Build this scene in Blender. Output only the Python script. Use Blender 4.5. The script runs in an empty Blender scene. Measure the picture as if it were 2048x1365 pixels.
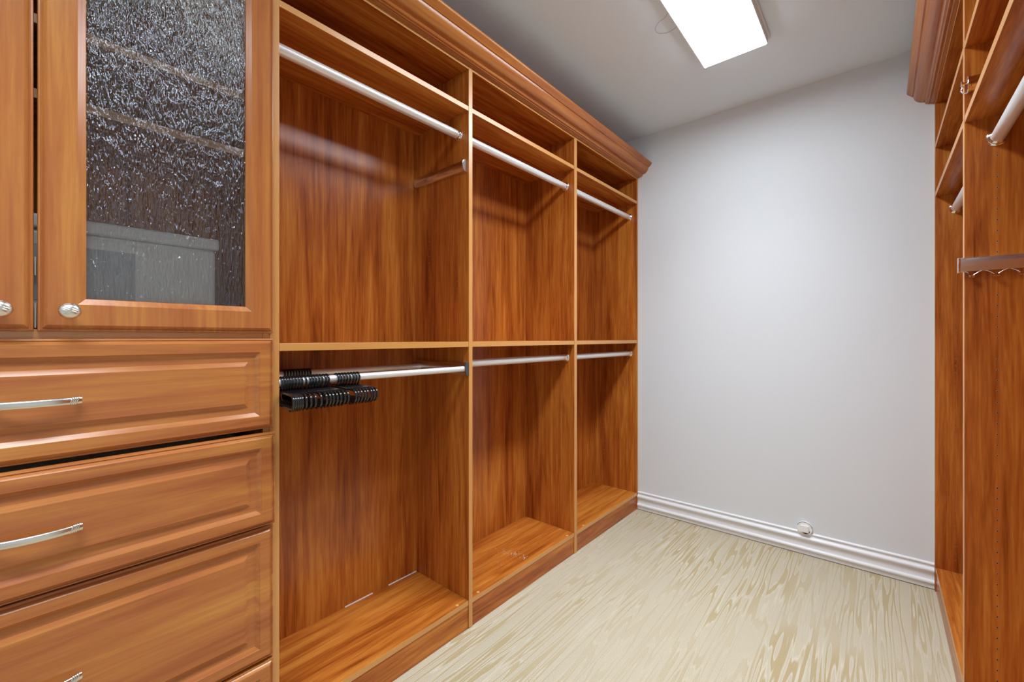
import bpy, bmesh, math, random
from mathutils import Vector, Matrix
random.seed(7)
C = bpy.context.scene.collection
SC = bpy.context.scene
PI = math.pi

# ------------------------------------------------------------------ camera, world, exposure
CZ = 1.193
cam_d = bpy.data.cameras.new('camera'); cam = bpy.data.objects.new('camera', cam_d); C.objects.link(cam)
cam_d.sensor_width = 36.0; cam_d.lens = 859.95 / 2048 * 36.0
cam_d.shift_y = (676.2 - 682.5) / 2048
cam_d.clip_start = 0.01
cam.location = (0, 0, CZ); cam.rotation_euler = (PI/2, 0, 0.7068)
SC.camera = cam
W = bpy.data.worlds.new('world'); SC.world = W; W.use_nodes = True
W.node_tree.nodes['Background'].inputs[0].default_value = (0.9, 0.95, 1.0, 1)
W.node_tree.nodes['Background'].inputs[1].default_value = 0.0
SC.view_settings.view_transform = 'Standard'
SC.view_settings.look = 'None'
SC.view_settings.gamma = 1.0
SC.view_settings.exposure = 0.40
SC.view_settings.use_curve_mapping = False
SC.cycles.diffuse_bounces = 6
SC.cycles.max_bounces = 10
LAMP = 18.0          # ceiling fitting over the aisle, in view
FILL_LAMP = 8.0          # unseen copy added behind the camera to lift the room light
DOWN, FILL_DOWN = 12.0, 9.0   # downward throw of each fitting's lens, watts
LCOL = (0.885, 0.98, 1.055)

# ------------------------------------------------------------------ materials
def newmat(name):
    m = bpy.data.materials.new(name); m.use_nodes = True
    nt = m.node_tree; b = nt.nodes['Principled BSDF']
    return m, nt, b
def N(nt, t, **kw):
    n = nt.nodes.new(t)
    for k, v in kw.items(): setattr(n, k, v)
    return n
def plain(name, col, rough=0.5, metal=0.0, bump=0.0, bscale=200, spec=None):
    m, nt, b = newmat(name)
    b.inputs['Base Color'].default_value = (*col, 1); b.inputs['Roughness'].default_value = rough
    b.inputs['Metallic'].default_value = metal
    if spec is not None: b.inputs['Specular IOR Level'].default_value = spec
    if bump:
        g = N(nt, 'ShaderNodeNewGeometry'); n = N(nt, 'ShaderNodeTexNoise'); n.inputs['Scale'].default_value = bscale
        n.inputs['Detail'].default_value = 3
        nt.links.new(g.outputs['Position'], n.inputs['Vector'])
        bp = N(nt, 'ShaderNodeBump'); bp.inputs['Strength'].default_value = bump; bp.inputs['Distance'].default_value = 0.002
        nt.links.new(n.outputs['Fac'], bp.inputs['Height']); nt.links.new(bp.outputs['Normal'], b.inputs['Normal'])
    return m
def ramp(nt, stops):
    r = N(nt, 'ShaderNodeValToRGB'); e = r.color_ramp.elements
    while len(e) < len(stops): e.new(0.5)
    for el, (p, c) in zip(e, stops): el.position = p; el.color = (*c, 1)
    return r
def wood(name, axis, stops, rough=0.27, fine=0.35, spec=0.42):
    m, nt, b = newmat(name); L = nt.links.new
    g = N(nt, 'ShaderNodeNewGeometry'); oi = N(nt, 'ShaderNodeObjectInfo')
    off = N(nt, 'ShaderNodeVectorMath', operation='SCALE'); off.inputs[0].default_value = (7.3, 11.1, 5.7)
    L(oi.outputs['Random'], off.inputs['Scale'])
    add = N(nt, 'ShaderNodeVectorMath', operation='ADD'); L(g.outputs['Position'], add.inputs[0]); L(off.outputs[0], add.inputs[1])
    def streak(across, along, detail, dist, rgh=0.55):
        s = N(nt, 'ShaderNodeVectorMath', operation='MULTIPLY')
        v = [across] * 3; v['XYZ'.index(axis)] = along; s.inputs[1].default_value = v
        L(add.outputs[0], s.inputs[0])
        n = N(nt, 'ShaderNodeTexNoise'); n.inputs['Scale'].default_value = 1.0; n.inputs['Detail'].default_value = detail
        n.inputs['Distortion'].default_value = dist; n.inputs['Roughness'].default_value = rgh
        L(s.outputs[0], n.inputs['Vector']); return n
    n1 = streak(8.0, 0.75, 3, 1.2); n2 = streak(42, 1.9, 4, 0.8, 0.65); n3 = streak(160, 9, 3, 0.3)
    mx = N(nt, 'ShaderNodeMix'); mx.data_type = 'FLOAT'; mx.inputs[0].default_value = 0.52
    L(n1.outputs['Fac'], mx.inputs[2]); L(n2.outputs['Fac'], mx.inputs[3])
    mx2 = N(nt, 'ShaderNodeMix'); mx2.data_type = 'FLOAT'; mx2.inputs[0].default_value = fine * 0.5
    L(mx.outputs[0], mx2.inputs[2]); L(n3.outputs['Fac'], mx2.inputs[3])
    r = ramp(nt, stops); L(mx2.outputs[0], r.inputs[0]); L(r.outputs[0], b.inputs['Base Color'])
    b.inputs['Roughness'].default_value = rough; b.inputs['Specular IOR Level'].default_value = spec
    bp = N(nt, 'ShaderNodeBump'); bp.inputs['Strength'].default_value = 0.03; bp.inputs['Distance'].default_value = 0.001
    L(n2.outputs['Fac'], bp.inputs['Height']); L(bp.outputs['Normal'], b.inputs['Normal'])
    return m
CH = [(0.34, (0.16, 0.030, 0.004)), (0.43, (0.32, 0.076, 0.010)), (0.51, (0.45, 0.130, 0.018)), (0.62, (0.60, 0.225, 0.036))]
FR = [(0.34, (0.32, 0.088, 0.024)), (0.45, (0.41, 0.130, 0.036)), (0.54, (0.47, 0.168, 0.042)), (0.64, (0.56, 0.235, 0.052))]
woodZ = wood('cherry_laminate_vertical', 'Z', CH)
woodY = wood('cherry_laminate_lengthwise', 'Y', CH)
doorZ = wood('cherry_front_vertical', 'Z', FR, rough=0.25, fine=0.25)
doorY = wood('cherry_front_lengthwise', 'Y', FR, rough=0.25, fine=0.25)
crownY = wood('cherry_moulding', 'Y', FR, rough=0.22, fine=0.2)
edgeM = wood('edge_band', 'Z', [(0.3, (0.57, 0.25, 0.06)), (0.7, (0.66, 0.32, 0.085))], rough=0.33, fine=0.3, spec=1.0)
edgeY = wood('edge_band_lengthwise', 'Y', [(0.3, (0.57, 0.25, 0.06)), (0.7, (0.66, 0.32, 0.085))], rough=0.33, fine=0.3, spec=1.0)
wallM = plain('wall_paint', (0.725, 0.76, 0.79), 0.75, bump=0.12, bscale=160)
ceilM = plain('ceiling_paint', (0.80, 0.92, 1.0), 0.85, bump=0.12, bscale=120)
trimM = plain('trim_gloss_white', (0.83, 0.84, 0.86), 0.32)
alum = plain('satin_aluminium', (0.88, 0.88, 0.87), 0.34, 0.45)
alumS = plain('anodised_aluminium', (0.80, 0.80, 0.80), 0.26, 1.0)
chrome = plain('chrome', (0.82, 0.82, 0.83), 0.09, 1.0)
nickel = plain('brushed_nickel', (0.76, 0.73, 0.66), 0.24, 1.0)
blackP = plain('black_plastic', (0.008, 0.008, 0.009), 0.13, spec=0.7)
darkcap = plain('grey_end_cap', (0.12, 0.125, 0.13), 0.35, 0.6)
whiteP = plain('white_plastic', (0.90, 0.90, 0.89), 0.45)
greyL = plain('grey_label', (0.52, 0.56, 0.60), 0.3)
dark = plain('dark_void', (0.02, 0.015, 0.012), 0.8)
wireM = plain('grey_wire', (0.45, 0.45, 0.45), 0.5)
rawM = plain('raw_particleboard', (0.50, 0.26, 0.13), 0.5)
holeM = plain('hole_dark', (0.05, 0.018, 0.006), 0.8)
dustM = plain('white_dust', (0.85, 0.83, 0.80), 0.8)
tanM = plain('screw_cover_plastic', (0.66, 0.36, 0.13), 0.35)

def emit_mat(name, s):
    m = bpy.data.materials.new(name); m.use_nodes = True; nt = m.node_tree; nt.nodes.clear()
    o = N(nt, 'ShaderNodeOutputMaterial'); e = N(nt, 'ShaderNodeEmission'); e.inputs[0].default_value = (0.885, 0.98, 1.055, 1)
    e.inputs[1].default_value = s; nt.links.new(e.outputs[0], o.inputs[0]); return m
def carpet():
    m, nt, b = newmat('patterned_carpet'); L = nt.links.new
    g = N(nt, 'ShaderNodeNewGeometry')
    def nz(v, detail, dist, rgh=0.5):
        s = N(nt, 'ShaderNodeVectorMath', operation='MULTIPLY'); s.inputs[1].default_value = v; L(g.outputs['Position'], s.inputs[0])
        n = N(nt, 'ShaderNodeTexNoise'); n.inputs['Scale'].default_value = 1; n.inputs['Detail'].default_value = detail
        n.inputs['Distortion'].default_value = dist; n.inputs['Roughness'].default_value = rgh
        L(s.outputs[0], n.inputs['Vector']); return n
    a = nz((27, 1.35, 1), 1.5, 0.16, 0.45)
    cream = (0.56, 0.49, 0.36); tan = (0.475, 0.375, 0.21); pale = (0.67, 0.60, 0.47)
    r = ramp(nt, [(0.0, cream), (0.395, cream), (0.41, pale), (0.425, tan), (0.475, tan), (0.49, pale), (0.505, cream), (0.545, cream),
                  (0.56, pale), (0.575, tan), (0.62, tan), (0.635, pale), (0.65, cream)])
    L(a.outputs['Fac'], r.inputs[0])
    f = nz((1.7, 1.1, 1), 2, 0.6); fr = ramp(nt, [(0.42, (0.25,)*3), (0.58, (1.0,)*3)]); L(f.outputs['Fac'], fr.inputs[0])
    mx = N(nt, 'ShaderNodeMix'); mx.data_type = 'RGBA'; mx.inputs[6].default_value = (0.56, 0.49, 0.365, 1)
    L(fr.outputs[0], mx.inputs[0]); L(r.outputs[0], mx.inputs[7])
    gr = nz((420, 420, 1), 2, 0); gr2 = ramp(nt, [(0.3, (0.78,)*3), (0.7, (1.12,)*3)]); L(gr.outputs['Fac'], gr2.inputs[0])
    mu = N(nt, 'ShaderNodeMix'); mu.data_type = 'RGBA'; mu.blend_type = 'MULTIPLY'; mu.inputs[0].default_value = 1.0
    L(mx.outputs[2], mu.inputs[6]); L(gr2.outputs[0], mu.inputs[7]); L(mu.outputs[2], b.inputs['Base Color'])
    b.inputs['Roughness'].default_value = 0.95; b.inputs['Specular IOR Level'].default_value = 0.1
    b.inputs['Sheen Weight'].default_value = 0.15
    bp = N(nt, 'ShaderNodeBump'); bp.inputs['Strength'].default_value = 0.6; bp.inputs['Distance'].default_value = 0.003
    L(gr.outputs['Fac'], bp.inputs['Height'])
    bp2 = N(nt, 'ShaderNodeBump'); bp2.inputs['Strength'].default_value = 0.35; bp2.inputs['Distance'].default_value = 0.006; bp2.invert = True
    rb = ramp(nt, [(0.41, (0,)*3), (0.43, (1,)*3), (0.47, (1,)*3), (0.49, (0,)*3), (0.56, (0,)*3), (0.575, (1,)*3), (0.62, (1,)*3), (0.64, (0,)*3)])
    L(a.outputs['Fac'], rb.inputs[0]); L(rb.outputs[0], bp2.inputs['Height']); L(bp.outputs['Normal'], bp2.inputs['Normal'])
    L(bp2.outputs['Normal'], b.inputs['Normal'])
    return m
def rainglass():
    m = bpy.data.materials.new('rain_glass'); m.use_nodes = True; nt = m.node_tree; nt.nodes.clear(); L = nt.links.new
    o = N(nt, 'ShaderNodeOutputMaterial'); g = N(nt, 'ShaderNodeNewGeometry')
    def nz(v, detail, dist):
        s = N(nt, 'ShaderNodeVectorMath', operation='MULTIPLY'); s.inputs[1].default_value = v; L(g.outputs['Position'], s.inputs[0])
        n = N(nt, 'ShaderNodeTexNoise'); n.inputs['Scale'].default_value = 1; n.inputs['Detail'].default_value = detail
        n.inputs['Distortion'].default_value = dist; L(s.outputs[0], n.inputs['Vector']); return n
    a = nz((215, 215, 50), 2.0, 0.25)
    b2 = nz((60, 60, 22), 1, 0.3)
    ad = N(nt, 'ShaderNodeMath', operation='ADD'); L(a.outputs['Fac'], ad.inputs[0]); L(b2.outputs['Fac'], ad.inputs[1])
    bp = N(nt, 'ShaderNodeBump'); bp.inputs['Strength'].default_value = 1.0; bp.inputs['Distance'].default_value = 0.0072
    L(ad.outputs[0], bp.inputs['Height'])
    t = N(nt, 'ShaderNodeBsdfTransparent'); t.inputs[0].default_value = (0.98, 0.99, 0.985, 1)
    rf = N(nt, 'ShaderNodeBsdfRefraction'); rf.inputs['Color'].default_value = (0.96, 0.98, 0.97, 1); rf.inputs['IOR'].default_value = 1.12
    rf.inputs['Roughness'].default_value = 0.0
    L(bp.outputs[0], rf.inputs['Normal'])
    m1 = N(nt, 'ShaderNodeMixShader'); m1.inputs[0].default_value = 0.06; L(t.outputs[0], m1.inputs[1]); L(rf.outputs[0], m1.inputs[2])
    gl = N(nt, 'ShaderNodeBsdfGlossy'); gl.inputs['Roughness'].default_value = 0.03; gl.inputs['Color'].default_value = (1, 1, 1, 1); L(bp.outputs[0], gl.inputs['Normal'])
    fr = N(nt, 'ShaderNodeFresnel'); fr.inputs['IOR'].default_value = 1.85
    m2 = N(nt, 'ShaderNodeMixShader'); L(fr.outputs[0], m2.inputs[0]); L(m1.outputs[0], m2.inputs[1]); L(gl.outputs[0], m2.inputs[2])
    L(m2.outputs[0], o.inputs[0]); return m
carpetM = carpet(); glassM = rainglass()
def clearglass():
    m = bpy.data.materials.new('clear_glass'); m.use_nodes = True; nt = m.node_tree; nt.nodes.clear(); L = nt.links.new
    o = N(nt, 'ShaderNodeOutputMaterial'); t = N(nt, 'ShaderNodeBsdfTransparent'); t.inputs[0].default_value = (0.98, 0.99, 0.985, 1)
    gl = N(nt, 'ShaderNodeBsdfGlossy'); gl.inputs['Roughness'].default_value = 0.02
    fr = N(nt, 'ShaderNodeFresnel'); fr.inputs['IOR'].default_value = 1.3
    m2 = N(nt, 'ShaderNodeMixShader'); L(fr.outputs[0], m2.inputs[0]); L(t.outputs[0], m2.inputs[1]); L(gl.outputs[0], m2.inputs[2]); L(m2.outputs[0], o.inputs[0]); return m
clearM = clearglass()

# ------------------------------------------------------------------ mesh builder
class MB:
    def __init__(s): s.v = []; s.f = []; s.m = []
    def add(s, vs, fs, mi=0):
        o = len(s.v); s.v += [tuple(p) for p in vs]
        for f in fs: s.f.append([i + o for i in f]); s.m.append(mi)
    def box(s, x0, x1, y0, y1, z0, z1, mi=0, face=None):
        vs = [(x, y, z) for x in (x0, x1) for y in (y0, y1) for z in (z0, z1)]
        fs = {'-x': (0, 1, 3, 2), '+x': (4, 6, 7, 5), '-y': (0, 4, 5, 1), '+y': (2, 3, 7, 6), '-z': (0, 2, 6, 4), '+z': (1, 5, 7, 3)}
        o = len(s.v); s.v += vs
        for k, f in fs.items():
            s.f.append([i + o for i in f]); s.m.append(face[k] if face and k in face else mi)
        return s
    def tube(s, path, r, seg=10, mi=0, caps=True, up=None, ry=None):
        path = [Vector(p) for p in path]; n = len(path); rings = []
        T = []
        for i in range(n):
            d = (path[min(i+1, n-1)] - path[max(i-1, 0)]); T.append(d.normalized())
        u = Vector(up) if up else (Vector((0, 0, 1)) if abs(T[0].z) < 0.9 else Vector((1, 0, 0)))
        for i in range(n):
            u = (u - T[i] * u.dot(T[i])).normalized(); w = T[i].cross(u)
            ri = r[i] if isinstance(r, (list, tuple)) else r
            rj = ri * (ry if ry else 1)
            rings.append([path[i] + w * (math.cos(2*PI*k/seg) * rj) + u * (math.sin(2*PI*k/seg) * ri) for k in range(seg)])
        vs = [p for R in rings for p in R]; fs = []
        for i in range(n-1):
            for k in range(seg):
                a = i*seg+k; b = i*seg+(k+1) % seg; fs.append((a, b, b+seg, a+seg))
        if caps: fs.append(tuple(range(seg-1, -1, -1))); fs.append(tuple((n-1)*seg+k for k in range(seg)))
        s.add(vs, fs, mi); return s
    def lathe(s, prof, c, axis, seg=32, mi=0):
        # prof: (dist along axis, radius); axis unit vector
        a = Vector(axis).normalized(); c = Vector(c)
        u = Vector((0, 0, 1)) if abs(a.z) < 0.9 else Vector((1, 0, 0)); u = (u - a*u.dot(a)).normalized(); w = a.cross(u)
        vs = []; fs = []
        for (d, r) in prof:
            for k in range(seg):
                t = 2*PI*k/seg; vs.append(c + a*d + (w*math.cos(t) + u*math.sin(t))*r)
        for i in range(len(prof)-1):
            for k in range(seg):
                p = i*seg+k; q = i*seg+(k+1) % seg; fs.append((p, q, q+seg, p+seg))
        fs.append(tuple(range(seg-1, -1, -1))); fs.append(tuple((len(prof)-1)*seg+k for k in range(seg)))
        s.add(vs, fs, mi); return s
    def extrude(s, prof, f0, f1, mi=0):
        # prof: list of 2D points; f0/f1 map a 2D point to 3D at either end
        n = len(prof); vs = [f0(p) for p in prof] + [f1(p) for p in prof]
        fs = [(i, (i+1) % n, n+(i+1) % n, n+i) for i in range(n)] + [tuple(range(n-1, -1, -1)), tuple(range(n, 2*n))]
        s.add(vs, fs, mi); return s
    def build(s, name, mats, parent=None, bevel=0.0, smooth=None, seg=2):
        xs = [[p[i] for p in s.v] for i in range(3)]
        c = Vector([(min(q)+max(q))/2 for q in xs])
        me = bpy.data.meshes.new(name)
        me.from_pydata([Vector(p) - c for p in s.v], [], s.f)
        if not isinstance(mats, (list, tuple)): mats = [mats]
        for m in mats: me.materials.append(m)
        for p, mi in zip(me.polygons, s.m): p.material_index = mi
        bm = bmesh.new(); bm.from_mesh(me); bmesh.ops.recalc_face_normals(bm, faces=bm.faces); bm.to_mesh(me); bm.free()
        if smooth:
            for p in me.polygons: p.use_smooth = True
            me.set_sharp_from_angle(angle=math.radians(smooth))
        me.update()
        o = bpy.data.objects.new(name, me); C.objects.link(o)
        if parent is not None:
            o.parent = parent; base = wloc(parent); o.location = c - base
        else: o.location = c
        if bevel:
            b = o.modifiers.new('bevel', 'BEVEL'); b.width = bevel; b.segments = seg; b.limit_method = 'ANGLE'
        return o
def wloc(o):
    l = Vector(o.location)
    while o.parent: o = o.parent; l += Vector(o.location)
    return l
def tag(o, label=None, cat=None, group=None, kind=None):
    if label: o['label'] = label
    if cat: o['category'] = cat
    if group: o['group'] = group
    if kind: o['kind'] = kind
    return o
def thing(name, loc, label, cat, group=None):
    o = bpy.data.objects.new(name, None); o.empty_display_size = 0.05; C.objects.link(o); o.location = loc
    return tag(o, label, cat, group)
def struct(o): o['kind'] = 'structure'; return o

# ------------------------------------------------------------------ dimensions (metres)
XF, XB = -1.278, -1.6221          # left unit: front plane, back panel face
YB = 2.8515                       # back wall
ZC = 2.586                        # ceiling
P0 = (0.4674, 0.4928); P1 = (1.2244, 1.2452); P2 = (2.0259, 2.0530); P3 = (2.8330, 2.8505)
RX = 0.1994; RB = RX + 0.3441     # right unit: front plane, back panel face
XL, XR, YN = -1.632, 0.556, -1.25 # room shell
TOPZ = 2.2945; TOPT = 2.308

# ------------------------------------------------------------------ room shell
struct(MB().box(XL-.1, XR+.1, YN-.1, YB+.1, -0.06, 0).build('floor', carpetM))
struct(MB().box(XL-.1, XR+.1, YN-.1, YB+.1, ZC, ZC+.08).build('ceiling', ceilM))
struct(MB().box(XL-.1, XL, YN-.1, YB+.1, 0, ZC).build('wall_left', wallM))
struct(MB().box(XR, XR+.1, YN-.1, YB+.1, 0, ZC).build('wall_right', wallM))
struct(MB().box(XL, XR, YB, YB+.1, 0, ZC).build('wall_back', wallM))
struct(MB().box(XL, XR, YN-.1, YN, 0, ZC).build('wall_front', wallM))
def bead(z, r, off, n=7):
    return [(off + r*math.cos(t), z + r*math.sin(t)) for t in [-PI/2 + PI*i/(n-1) for i in range(n)]]
BP = [(0, 0.004), (0.010, 0.004), (0.011, 0.018)] + bead(0.0345, 0.0105, 0.0095) + [(0.0085, 0.050), (0.0075, 0.060), (0.0065, 0.068), (0.0075, 0.074)] + \
     bead(0.0905, 0.0105, 0.0085) + [(0.0065, 0.104), (0.0055, 0.110)] + bead(0.1185, 0.006, 0.0045) + [(0, 0.1255)]
struct(MB().extrude(BP, lambda p: (XF+.001, YB-p[0], p[1]), lambda p: (RX-.001, YB-p[0], p[1])).build('baseboard_back', trimM, smooth=50))
struct(MB().extrude(BP, lambda p: (XR-p[0], YN, p[1]), lambda p: (XR-p[0], 1.0, p[1])).build('baseboard_right', trimM, smooth=50))
struct(MB().extrude(BP, lambda p: (XL+.03, YN+p[0], p[1]), lambda p: (XR-.03, YN+p[0], p[1])).build('baseboard_front', trimM, smooth=50))
struct(MB().extrude(BP, lambda p: (XL+p[0], YN+.03, p[1]), lambda p: (XL+p[0], -0.44, p[1])).build('baseboard_left', trimM, smooth=50))

# ------------------------------------------------------------------ ceiling light fittings
def light(y0, y1, s, dn, label):
    x0, x1 = -0.6586, -0.3930; zd = 2.5359
    t = thing('ceiling_light', ((x0+x1)/2, (y0+y1)/2, ZC), label, 'light')
    h = MB(); h.box(x0-.014, x1+.014, y0-.02, y1+.02, ZC-.020, ZC-.0005); h.box(x0-.006, x1+.006, y0-.006, y1+.006, zd+.004, ZC-.020)
    h.build('housing', plain('fitting_white', (0.75, 0.75, 0.75), 0.5), t, bevel=.002)
    MB().box(x0, x1, y0, y1, zd, zd+.004).build('diffuser', emit_mat('lit_diffuser', s), t)
    ld = bpy.data.lights.new('lens_light', 'AREA'); ld.shape = 'RECTANGLE'; ld.size = x1-x0; ld.size_y = y1-y0
    ld.energy = dn; ld.color = LCOL; ld.spread = math.radians(105)
    lo = bpy.data.objects.new('lens_light', ld); C.objects.link(lo); lo.parent = t; lo.location = (0, 0, zd-.001-ZC)
light(1.03, 2.249, LAMP, DOWN, 'long rectangular white ceiling light, lit, seen above the aisle')
light(-0.95, 0.27, FILL_LAMP, FILL_DOWN, 'unseen rectangular white fill light added behind the viewpoint')  # added fill fitting, out of view, brightens the fronts and the room
wp = [(-0.667, 1.80, ZC-.012), (-0.70, 1.835, ZC-.012), (-0.735, 1.85, ZC-.010), (-0.762, 1.88, ZC-.009), (-0.765, 1.905, ZC-.009), (-0.752, 1.926, ZC-.010), (-0.72, 1.935, ZC-.012), (-0.69, 1.925, ZC-.014), (-0.668, 1.915, ZC-.014)]
def smoothpath(pts, n=6):
    pts = [Vector(p) for p in pts]; out = []
    for i in range(len(pts)-1):
        p0 = pts[max(i-1, 0)]; p1 = pts[i]; p2 = pts[i+1]; p3 = pts[min(i+2, len(pts)-1)]
        for k in range(n):
            t = k/n
            out.append(0.5*((2*p1)+(p2-p0)*t+(2*p0-5*p1+4*p2-p3)*t*t+(3*p1-p0-3*p2+p3)*t**3))
    out.append(pts[-1]); return out
tag(MB().tube(smoothpath(wp), 0.0011, 6).build('wire_loop', wireM, smooth=60), 'thin grey wire loop beside the ceiling light', 'wire')

# round cap on the back wall at the baseboard
t = thing('cable_cap', (-0.311, YB-.004, 0.112), 'small white round cable cap set in the wall at the baseboard top', 'cap')
MB().lathe([(0, .0355), (.016, .0355), (.0175, .034), (.0175, .0)], (-0.311, YB-.001, 0.148), (0, -1, 0), 36).build('cap_disc', whiteP, t, smooth=40)
arc = [(-0.311+.0345*math.cos(a), YB-.0185, .148+.0345*math.sin(a)) for a in [math.radians(10+i*8) for i in range(20)]]
MB().tube(arc, .0010, 6).build('crack', dark, t)
MB().box(-.330, -.291, YB-.030, YB-.0185, .128, .166).build('plug', whiteP, t, bevel=.003)
MB().extrude([(.024*math.cos(a), .029*math.sin(a)) for a in [math.radians(205+i*13) for i in range(11)]], lambda p: (-.311+p[0]+.003, YB-.0185, .148+p[1]), lambda p: (-.311+p[0]+.003, YB-.0205, .148+p[1])).build('gap', dark, t)

# ------------------------------------------------------------------ shared furniture pieces
def crown(name, label, x_front, sgn, y0, y1):
    PR = [(-.02, 2.3085), (.0002, 2.3085), (.0002, 2.306), (.009, 2.306), (.0098, 2.3085), (.0125, 2.3105), (.016, 2.3100), (.0185, 2.3080), (.0215, 2.3080), (.0240, 2.3105),
          (.0300, 2.3120), (.0325, 2.3150), (.0325, 2.3215), (.0355, 2.3250), (.0420, 2.3245), (.0500, 2.3262), (.0590, 2.3320), (.0660, 2.3395), (.0710, 2.3490),
          (.0735, 2.3580), (.0745, 2.3625), (.0790, 2.3630), (.0800, 2.3650), (.0880, 2.3725), (.0960, 2.3805), (.0980, 2.3850), (.0980, 2.3910), (-.02, 2.3910)]
    o = MB().extrude(PR, lambda p: (x_front+sgn*p[0], y0, p[1]), lambda p: (x_front+sgn*p[0], y1, p[1])).build(name, crownY, smooth=28)
    return tag(o, label, 'moulding')
def holes(parent, face_y, ny, cols, zs, name='shelf_pin_holes'):
    # rims and dark bores of the 32 mm system holes on one panel face
    m = MB(); e = 0.0004*ny
    for x in cols:
        for z in zs:
            if random.random() < 0.10: continue
            n = 8; r0, r1 = .0020, .0027
            ci = [(x+r0*math.cos(2*PI*k/n), face_y+e, z+r0*math.sin(2*PI*k/n)) for k in range(n)]
            co = [(x+r1*math.cos(2*PI*k/n), face_y+e*.6, z+r1*math.sin(2*PI*k/n)) for k in range(n)]
            m.add(ci, [tuple(range(n))], 1)
            m.add(ci+co, [(k, (k+1) % n, n+(k+1) % n, n+k) for k in range(n)], 0)
    return tag(m.build(name, [rawM, holeM], parent), kind='stuff')
def rod(parent, x, z, y0, y1, r=.0165, label=None):
    o = MB().tube([(x, y0+.004, z), (x, y1-.004, z)], r, 28).build('hanging_rod', alum, parent, smooth=40)
    if label: o['label'] = label
    for y, d in ((y0, 1), (y1, -1)):
        MB().lathe([(.0003, r+.0075), (.003, r+.008), (.005, r+.0065), (.006, r+.0035), (.009, r+.0045), (.0115, r+.0035), (.0125, r+.0018), (.016, r+.0018), (.017, r+.0004)], (x, y, z), (0, d, 0), 32).build('flange', chrome, o, smooth=35)
    return o
def drange(z0, z1, ref, skip=()):
    k0 = math.ceil((z0-ref)/.032); k1 = math.floor((z1-ref)/.032)
    return [ref+k*.032 for k in range(k0, k1+1)]
def screwcover(parent, x, y, z):
    MB().lathe([(0, .0062), (.0006, .0060), (.0009, .004)], (x, y, z), (0, 0, 1), 16).build('screw_cover', tanM, parent, smooth=40)

# ------------------------------------------------------------------ left open wardrobe
wd = thing('open_wardrobe', (XF-.17, (P0[0]+P3[1])/2, 0), 'three-bay cherry wood open wardrobe along the left wall', 'wardrobe')
FX = {'+x': 1}
def panelL(y0, y1, name='side_panel'):
    return MB().box(XB-.006, XF, y0, y1, 0.001, TOPT, 0, FX).build(name, [woodZ, edgeM], wd, bevel=.0008)
pan = [panelL(*P0), panelL(*P1, name='divider_panel'), panelL(*P2, name='divider_panel'), panelL(*P3)]
bays = [(P0[1], P1[0]), (P1[1], P2[0]), (P2[1], P3[0])]
HC = (-1.3465, -1.5328)
for i, (a, b) in enumerate(bays):
    e = .0004
    MB().box(XB-.006, XB, a+e, b-e, .094, TOPZ).build('back_panel', woodZ, wd)
    sh = MB().box(XB, XF-.002, a+e, b-e, .0955, .1162, 0, FX).build('bottom_shelf', [woodY, edgeY], wd, bevel=.0008)
    MB().box(XF-.020, XF-.004, a+e, b-e, .001, .0950).build('kick_plate', woodY, wd)
    MB().box(XB, XF-.001, a+e, b-e, 1.1555, 1.1775, 0, FX).build('middle_shelf', [woodY, edgeY], wd, bevel=.0010)
    MB().box(XB, XF-.001, a+e, b-e, 2.1235, 2.1425, 0, FX).build('upper_shelf', [woodY, edgeY], wd, bevel=.0008)
    MB().box(XB, XF-.001, a+e, b-e, TOPZ, TOPT, 0, FX).build('top_panel', [woodY, edgeY], wd, bevel=.0006)
    for yy in ((a+.045, b-.052) if i < 2 else (a+.09,)): screwcover(sh, XF-.013, yy, .1162)
for i in (1, 2, 3):
    fy = bays[i-1][1]
    holes(pan[i], fy, -1, HC, drange(.16, 1.14, 1.143) + drange(1.20, 2.02, 1.143) + drange(2.17, 2.28, 1.143))
for i in (0, 1, 2):
    fy = bays[i][0]
    holes(pan[i], fy, 1, HC, drange(.16, 1.14, 1.143) + drange(1.20, 2.02, 1.143) + drange(2.17, 2.28, 1.143))
for i in range(3): rod(wd, -1.3375, 2.040, bays[i][0], bays[i][1], label='upper silver hanging rod')
for i in (1, 2): rod(wd, -1.3335, 1.0845, bays[i][0], bays[i][1], label='lower silver hanging rod')
for (a, b) in ((.872, .995), (1.072, 1.2186)):
    MB().box(XB, XB+.003, a, b, .1162, .1196).build('gap_light_strip', whiteP, wd)  # white strips stand in for light showing through the gap under the back panel
# double rod bracket pair, bay one
def bracket(fy, d):
    m = MB(); zc = 1.0655; h = .0275; th = .019
    prof = [(0, -h), (.006, -h)] + [(.006+(th-.006)*math.cos(t), h*math.sin(t)) for t in [math.radians(-80+20*i) for i in range(9)]] + [(.006, h), (0, h)]
    f = lambda x: (lambda p: (x, fy+d*p[0], zc+p[1]))
    m.extrude(prof, f(XB+.012), f(XF-.004))
    o = m.build('rod_bracket', alumS, wd, smooth=40); o['label'] = 'silver double-rod bracket'
    c = MB(); c.extrude([(p[0]*1.06, p[1]*1.04) for p in prof], f(XF-.004), f(XF+.002)); c.build('end_cap', darkcap, o, bevel=.001)
bracket(P1[0], -1)
RODF, RODB, RODZ = -1.292, -1.580, 1.0660
for x in (RODF, RODB):
    o = MB().tube([(x, P0[1]+.0005, RODZ), (x, P1[0]-.016, RODZ)], .0112, 24).build('double_rod', alum, wd, smooth=40)
    o['label'] = 'front silver rod of the double bracket' if x == RODF else 'rear silver rod of the double bracket'
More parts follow.
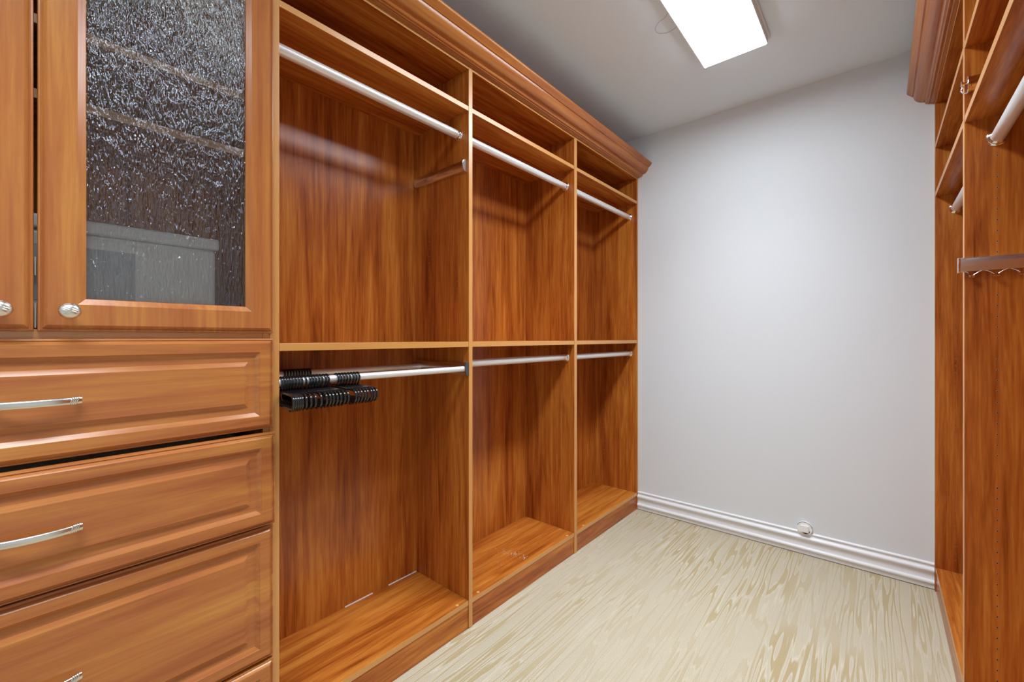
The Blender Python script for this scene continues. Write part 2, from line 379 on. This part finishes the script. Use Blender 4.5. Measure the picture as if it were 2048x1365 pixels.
# slide-out valet rails
def valet(parent, x_front, x_back, fy, d, zc, label):
    sg = 1 if x_back > x_front else -1
    h = .0235; th = .024
    prof = [(0, -h), (.008, -h)] + [(.008+(th-.008)*math.cos(t), h*math.sin(t)) for t in [math.radians(-80+16*i) for i in range(11)]] + [(.008, h), (0, h)]
    f = lambda x, s=1.0: (lambda p: (x, fy+d*p[0]*s, zc+p[1]*s))
    o = MB().extrude(prof, f(x_front+sg*.012), f(x_back)).build('valet_rail', chrome, parent, smooth=40); o['label'] = label
    MB().extrude(prof, f(x_front+sg*.004, 1.10), f(x_front+sg*.012, 1.10)).build('end_ring', chrome, o, bevel=.0015)
    if sg > 0: MB().lathe([(0, .004), (.012, .004), (.013, .0085), (.0165, .0085), (.0175, .006)], (x_front+sg*.008, fy+d*.011, zc+.004), (-sg, 0, 0), 20).build('pull_knob', chrome, o, smooth=40)
    if sg > 0: MB().tube([(x_front-sg*.004, fy+d*.011, zc-.004), (x_front-sg*.010, fy+d*.011, zc-.016), (x_front-sg*.004, fy+d*.011, zc-.026), (x_front+sg*.006, fy+d*.011, zc-.026)], .0018, 8).build('valet_hook', chrome, o, smooth=60)
    return o
valet(wd, XF-.006, XB+.006, P1[0], -1, 1.900, 'chrome slide-out valet rail')

crown('crown_moulding', 'long cherry crown moulding along the top of the left wardrobe', XF, 1, -0.43, YB-.001)

# ------------------------------------------------------------------ left tower: glass doors over drawers
TY0, TY1 = -0.404, 0.4736
tw = thing('drawer_cabinet', (XF-.17, (TY0+TY1)/2, 0), 'cherry cabinet with textured glass doors above panelled drawers', 'cabinet')
MB().box(XB-.006, XF-.001, P0[0]-.0165, P0[0]-.0005, .001, TOPT, 0, FX).build('side_panel', [woodZ, edgeM], tw)
MB().box(XB-.006, XF, TY0-.019, TY0+.006, .001, TOPT, 0, FX).build('side_panel', [woodZ, edgeM], tw, bevel=.0008)
ya, yb = TY0+.0065, P0[0]-.017
MB().box(XB-.006, XB, ya, yb, .001, TOPZ).build('back_panel', woodZ, tw)
MB().box(XB, XF-.001, ya, yb, TOPZ, TOPT, 0, FX).build('top_panel', [woodY, edgeY], tw)
MB().box(XB, XF-.001, ya, yb, 1.1905, 1.2105, 0, FX).build('cabinet_floor', [woodY, edgeY], tw, bevel=.0008)
MB().box(XF-.020, XF-.004, ya, yb, .001, .094).build('kick_plate', woodY, tw)
for z in (1.683, 1.833, 2.016):
    MB().box(XB, XF-.005, ya, yb, z-.0095, z+.0095, 0, FX).build('inner_shelf', [woodY, edgeY], tw, bevel=.0008)
OUT = [(0, -.019), (0, -.0105), (.0012, -.0072), (.0042, -.0058), (.0048, -.0072), (.0062, -.0072), (.0075, -.0050), (.0120, -.0012), (.0132, 0.0)]
def ringpanel(rings, xf, y0, y1, z0, z1, close=True):
    # nested rectangular rings (inset, depth relative to the face) -> routed front
    m = MB(); vs = []
    for ins, dx in rings:
        vs += [(xf+dx, y0+ins, z0+ins), (xf+dx, y1-ins, z0+ins), (xf+dx, y1-ins, z1-ins), (xf+dx, y0+ins, z1-ins)]
    fs = []
    for i in range(len(rings)-1):
        for k in range(4): fs.append((i*4+k, i*4+(k+1) % 4, (i+1)*4+(k+1) % 4, (i+1)*4+k))
    if close:
        n = (len(rings)-1)*4; fs.append((n, n+1, n+2, n+3)); fs.append((3, 2, 1, 0))
    m.add(vs, fs); return m
XD = XF + .0190     # face plane of doors and drawer fronts
DRING = OUT + [(.0365, 0), (.0372, -.0012), (.0465, -.0082), (.0480, -.0085), (.0625, -.0085), (.0640, -.0078), (.0725, -.0016), (.0735, -.0012)]
def pull(parent, xf, yc, zc):
    h = .0625
    def bow(y): return .0245 - .0135*(abs(y)/h)**2
    p = [(xf+bow(y), yc+y, zc) for y in [-.048+.096*i/24 for i in range(25)]]
    o = MB().tube(p, .0078, 16, ry=.55, up=(0, 0, 1)).build('pull', nickel, parent, smooth=60)
    for s in (-1, 1):
        e = MB()
        q = [(xf+bow(y), yc+s*y, zc) for y in (.046, .052, .058, .062)]
        e.tube(q, [.0078, .0079, .0080, .0080], 16, ry=.58, up=(0, 0, 1))
        for j in range(4):
            yy = .0475 + j*.0030; xx = xf + bow(yy)
            ring = [(xx + .0047*math.cos(a), yc+s*yy + s*.0030*math.sin(a), zc + .0084*math.sin(a)) for a in [2*PI*k/18 for k in range(19)]]
            e.tube(ring, .0011, 6, caps=False)
        e.tube([(xf+.0005, yc+s*.0565, zc), (xf+.013, yc+s*.0565, zc)], .0045, 12, up=(0, 0, 1))
        e.build('rope_end', nickel, o, smooth=50)
for z0, z1, dx in ((.9465, 1.1915, 0), (.6880, .9370, .012), (.3220, .6815, 0), (.1000, .3165, 0)):
    d = ringpanel(DRING, XD+dx, TY0, TY1, z0, z1).build('drawer', doorY, tw, smooth=20)
    bx = MB(); x0, x1 = XB+.04, XD+dx-.0190
    bx.box(x0, x1, ya+.015, ya+.027, z0+.02, z1-.03); bx.box(x0, x1, yb-.027, yb-.015, z0+.02, z1-.03)
    bx.box(x0, x0+.012, ya+.027, yb-.027, z0+.02, z1-.03); bx.box(x0, x1, ya+.027, yb-.027, z0+.02, z0+.030)
    bx.build('drawer_box', plain('drawer_box_melamine', (0.62, 0.54, 0.42), 0.5), d)
    pull(d, XD+dx-.0012, (TY0+TY1)/2, (z0+z1)/2-.004)
def knob(parent, y, z):
    k = MB(); vs = []; fs = []; nu, nv = 72, 48; tilt = math.radians(-24)
    c = Vector((XD+.0255, y, z))
    for i in range(nv+1):
        th = PI*i/nv
        for j in range(nu):
            ph = 2*PI*j/nu
            d = Vector((math.cos(th), math.sin(th)*math.cos(ph), math.sin(th)*math.sin(ph)))
            w = d.z*math.cos(tilt) - d.y*math.sin(tilt)
            r = 1 + sum(.06*math.exp(-((w-q)/.05)**2) for q in (-.17, 0.03, .23))
            vs.append(c + Vector((d.x*.0118, d.y*.0168, d.z*.0160))*r)
    for i in range(nv):
        for j in range(nu): fs.append((i*nu+j, i*nu+(j+1) % nu, (i+1)*nu+(j+1) % nu, (i+1)*nu+j))
    k.add(vs, fs); k.lathe([(0, .0085), (.003, .008), (.006, .0055), (.018, .006)], (XD, y, z), (1, 0, 0), 20)
    return k.build('knob', nickel, parent, smooth=70)
def door(y0, y1, ky):
    z0, z1 = 1.2060, 2.3030; st = .069
    R = OUT + [(.0560, 0), (.0570, -.0006), (.0680, -.0068), (.0690, -.0068), (.0690, -.019)]
    m = ringpanel(R, XD, y0, y1, z0, z1, close=False)
    n = (len(R)-1)*4   # close the back with a ring between outer and inner edges
    m.f += [[k, n+k, n+(k+1) % 4, (k+1) % 4] for k in range(4)]; m.m += [0]*4
    d = m.build('door', doorZ, tw, smooth=20)
    MB().box(XD-.0150, XD-.0110, y0+st-.004, y1-st+.004, z0+st-.004, z1-st+.004, 1, {'+x': 0, '-x': 0}).build('glass_pane', [glassM, clearM], d)['label'] = 'rain-textured glass pane'
    knob(d, ky, 1.2472)
    return d
dr = door(0.0370, TY1, .0800); dl = door(TY0, 0.0324, -.0106)
# pale bumper strip seen in the slit between the doors
for za, zb in ((1.213, 1.262), (1.318, 1.355), (1.93, 1.955)):
    MB().box(XD-.026, XD-.0195, .0335, .0355, za, zb).build('bumper_strip', plain('bumper_cream', (0.72, 0.66, 0.55), 0.5), tw)

# white lidded box behind the glass
t = thing('storage_box', (-1.41, .18, 1.2105), 'white lidded box standing inside the cabinet behind the textured glass', 'box')
MB().box(-1.53, -1.292, .012, .346, 1.2108, 1.416).build('box_body', whiteP, t, bevel=.012, seg=4)
MB().box(-1.535, -1.287, .006, .352, 1.416, 1.4445).build('lid', whiteP, t, bevel=.006, seg=3)
MB().box(-1.2922, -1.2903, .03, .188, 1.270, 1.385).build('label_panel', greyL, t, bevel=.001)

# ------------------------------------------------------------------ right open wardrobe
rw = thing('open_wardrobe', (RX+.17, 1.92, 0), 'cherry wood open wardrobe with slide-out belt rack along the right wall', 'wardrobe')
FN = {'-x': 1}
RPan = [(1.005, 1.030), (1.913, 1.9422), (2.8260, 2.8505)]
rp = [MB().box(RX, RB+.006, a, b, .001, TOPT, 0, FN).build(n, [woodZ, edgeM], rw, bevel=.0008)
      for (a, b), n in zip(RPan, ('side_panel', 'divider_panel', 'side_panel'))]
rb = [(RPan[0][1], RPan[1][0]), (RPan[1][1], RPan[2][0])]
for a, b in rb:
    e = .0004
    MB().box(RB, RB+.006, a+e, b-e, .094, TOPZ).build('back_panel', woodZ, rw)
    MB().box(RX+.002, RB, a+e, b-e, .0935, .1140, 0, FN).build('bottom_shelf', [woodY, edgeY], rw, bevel=.0008)
    MB().box(RX+.004, RX+.020, a+e, b-e, .001, .0930).build('kick_plate', woodY, rw)
    MB().box(RX+.001, RB, a+e, b-e, 2.0850, 2.1070, 0, FN).build('upper_shelf', [woodY, edgeY], rw, bevel=.0008)
    MB().box(RX+.001, RB, a+e, b-e, 1.8560, 1.8780, 0, FN).build('lower_shelf', [woodY, edgeY], rw, bevel=.0008)
    MB().box(RX+.001, RB, a+e, b-e, TOPZ, TOPT, 0, FN).build('top_panel', [woodY, edgeY], rw, bevel=.0006)
    rod(rw, .268, 1.790, a, b, label='silver hanging rod')
for i in (1, 2):
    holes(rp[i], rb[i-1][1], -1, (.2675, .455), drange(.16, 1.76, 1.7374) + drange(1.89, 2.07, 1.7374) + drange(2.12, 2.28, 1.7374))
crown('crown_moulding', 'cherry crown moulding along the top of the right wardrobe', RX, -1, .99, YB-.001)
valet(rw, RX+.001, RB-.01, RPan[1][0], -1, 1.968, 'chrome slide-out valet rail')
# belt rack with clip hooks
fy = RPan[1][0]; zc = 1.4165; h = .0225
prof = [(0, -h), (.010, -h), (.014, -h+.002), (.019, -.010), (.023, .004), (.022, .014), (.017, .020), (.010, h), (0, h)]
f = lambda x, s=1.0: (lambda p: (x, fy-p[0]*s, zc+p[1]*s))
br = MB().extrude(prof, f(RX-.010), f(RB-.02)).build('belt_rack', alumS, rw, smooth=35); br['label'] = 'silver slide-out belt rack'
MB().extrude(prof, f(RX-.0150, 1.03), f(RX-.010, 1.03)).build('end_cap', chrome, br, bevel=.001)
for i in range(6):
    x = .2135 + i*.0505; yk = fy-.014
    k = MB(); k.tube([(x-.006, yk, 1.3795), (x-.0015, yk, 1.3795)], .0036, 12); k.tube([(x, yk, 1.3795), (x+.006, yk, 1.3795)], .0044, 12)
    k.build('belt_clip', chrome, br, smooth=40)
    pts = [(x+.004+.0425*s, yk, 1.3835+.0125*math.sin(PI*s)) for s in [j/14 for j in range(15)]]
    if i < 5: MB().tube(pts, .0011, 6).build('clip_wire', chrome, br, smooth=60)
pts = [(x, fy-.014, z) for x, z in ((.1985, 1.396), (.2035, 1.3935), (.2075, 1.389), (.2095, 1.3825))]
MB().tube(pts, .0011, 6).build('clip_wire', chrome, br, smooth=60)

# ------------------------------------------------------------------ hangers
def hanger_meshes():
    R = .0148
    hk = [(R*math.cos(a), 0, R*math.sin(a)) for a in [math.radians(215-i*15) for i in range(17)]]
    hk += [(.0085, 0, -.0165), (.003, 0, -.0205), (.0, 0, -.0262)]
    h = MB().tube(smoothpath(hk, 3), .0031, 8, up=(0, 1, 0))
    def end(s): return [(s*(.098+.0185*math.cos(a)), 0, -.0465+.0185*math.sin(a)) for a in [math.radians(75-i*15) for i in range(12)]]
    pr = end(1); pl = end(-1)[::-1]
    loop = [(0, 0, -.0262), (.03, 0, -.0268), (.07, 0, -.0275)] + pr + [(.05, 0, -.0655), (0, 0, -.0655), (-.05, 0, -.0655)] + pl + [(-.07, 0, -.0275), (-.03, 0, -.0268), (0, 0, -.0262)]
    b = MB().tube(loop, .0036, 8, up=(0, 1, 0))
    for s in (-1, 1):
        b.tube([(s*.078, 0, -.0655), (s*.0775, 0, -.070), (s*.081, 0, -.0725), (s*.086, 0, -.0715), (s*.087, 0, -.0695)], .0019, 7, up=(0, 1, 0))
    return h, b
hm, bm_ = hanger_meshes()
def raw(m, name):
    me = bpy.data.meshes.new(name); me.from_pydata(m.v, [], m.f); me.materials.append(blackP)
    bb = bmesh.new(); bb.from_mesh(me); bmesh.ops.recalc_face_normals(bb, faces=bb.faces); bb.to_mesh(me); bb.free()
    for p in me.polygons: p.use_smooth = True
    me.set_sharp_from_angle(angle=math.radians(60)); return me
hookme, frameme = raw(hm, 'hanger_hook'), raw(bm_, 'hanger_frame')
ORD = ['second', 'third', 'fourth', 'fifth', 'sixth', 'seventh', 'eighth', 'ninth', 'tenth', 'eleventh', 'twelfth', 'thirteenth', 'fourteenth', 'fifteenth', 'sixteenth', 'seventeenth', 'eighteenth', 'nineteenth', 'twentieth', 'twenty-first', 'twenty-second', 'twenty-third', 'twenty-fourth']
def hanger(x, y, rz, frame_rz, label, group, sc=1.0):
    t = bpy.data.objects.new('clothes_hanger', None); t.empty_display_size = .03; C.objects.link(t)
    t.location = (x, y, RODZ-.0004); t.rotation_euler.z = rz; tag(t, label, 'hanger', group)
    a = bpy.data.objects.new('hook', hookme); C.objects.link(a); a.parent = t
    b = bpy.data.objects.new('frame', frameme); C.objects.link(b); b.parent = t; b.rotation_euler.z = frame_rz; b.scale = (sc, .7 if sc < 1 else 1, sc); b.location.z = -.0262*(1-sc)
HK = [.4975, .5000, .5033, .5133, .5223, .5325, .5418, .5537, .5649, .5765, .5846, .5932, .6030, .6126, .6235, .6325, .6649, .6741, .6840, .6935, .7045, .7158, .7262, .7371]
LP = [.4754, .4832, .4925, .5033, .5136, .5241, .5362, .5485, .5641, .5790, .5895, .5990, .6100, .6210, .6330, .6440, .6677, .6767, .6868, .6979, .7072, .7196, .7282, .7379]
HK = [h + .0045*(1-i/23) for i, h in enumerate(HK)]
for i in range(1, 24):
    if HK[i]-HK[i-1] < .0078: HK[i] = HK[i-1]+.0078
for i, (hy, ly) in enumerate(zip(HK, LP)):
    a = math.asin(max(-.2, min(.2, (max(ly, HK[0]-.012+i*.006 if i < 6 else ly)-hy)/.114)))
    lab = 'black plastic hanger at the right end of the front-rod row' if i == 23 else ORD[22-i]+' black plastic hanger from the right end of the front-rod row'
    grp = 'hangers on the front rod'
    hanger(RODF, hy, a, 0, lab, grp)
for i in range(10):
    y = .6225 + i*.0098
    hanger(RODB, y, 0, math.radians(60), 'black slim hanger at the right end of the rear-rod row' if i == 9 else ORD[8-i]+' black slim hanger from the right end of the rear-rod row', 'hangers on the rear rod', .62)

# ------------------------------------------------------------------ white dust on the middle bay shelf
m = MB(); zs = .1163
def crumb(x, y, r):
    n = 5; a0 = random.random()*6
    base = [(x+r*random.uniform(.6, 1.2)*math.cos(a0+2*PI*k/n), y+r*random.uniform(.6, 1.2)*math.sin(a0+2*PI*k/n), zs) for k in range(n)]
    m.add(base + [(x, y, zs+r*.5)], [(k, (k+1) % n, n) for k in range(n)])
for (cx, cy, sp, cnt, rr) in ((-1.455, 1.617, .014, 16, .0016), (-1.425, 1.617, .010, 14, .0019), (-1.378, 1.642, .012, 26, .0021), (-1.322, 1.642, .009, 22, .0022), (-1.395, 1.628, .02, 30, .0012), (-1.345, 1.645, .022, 30, .0012), (-1.368, 1.527, .02, 34, .0010), (-1.41, 1.60, .07, 40, .0009), (-1.47, 1.70, .05, 8, .0011)):
    for _ in range(cnt): crumb(max(XB+.01, min(XF-.02, random.gauss(cx, sp))), random.gauss(cy, sp*.8), rr*random.uniform(.25, .85))
tag(m.build('plaster_crumbs', dustM), 'white plaster crumbs scattered on the middle bay bottom shelf', 'debris', kind='stuff')
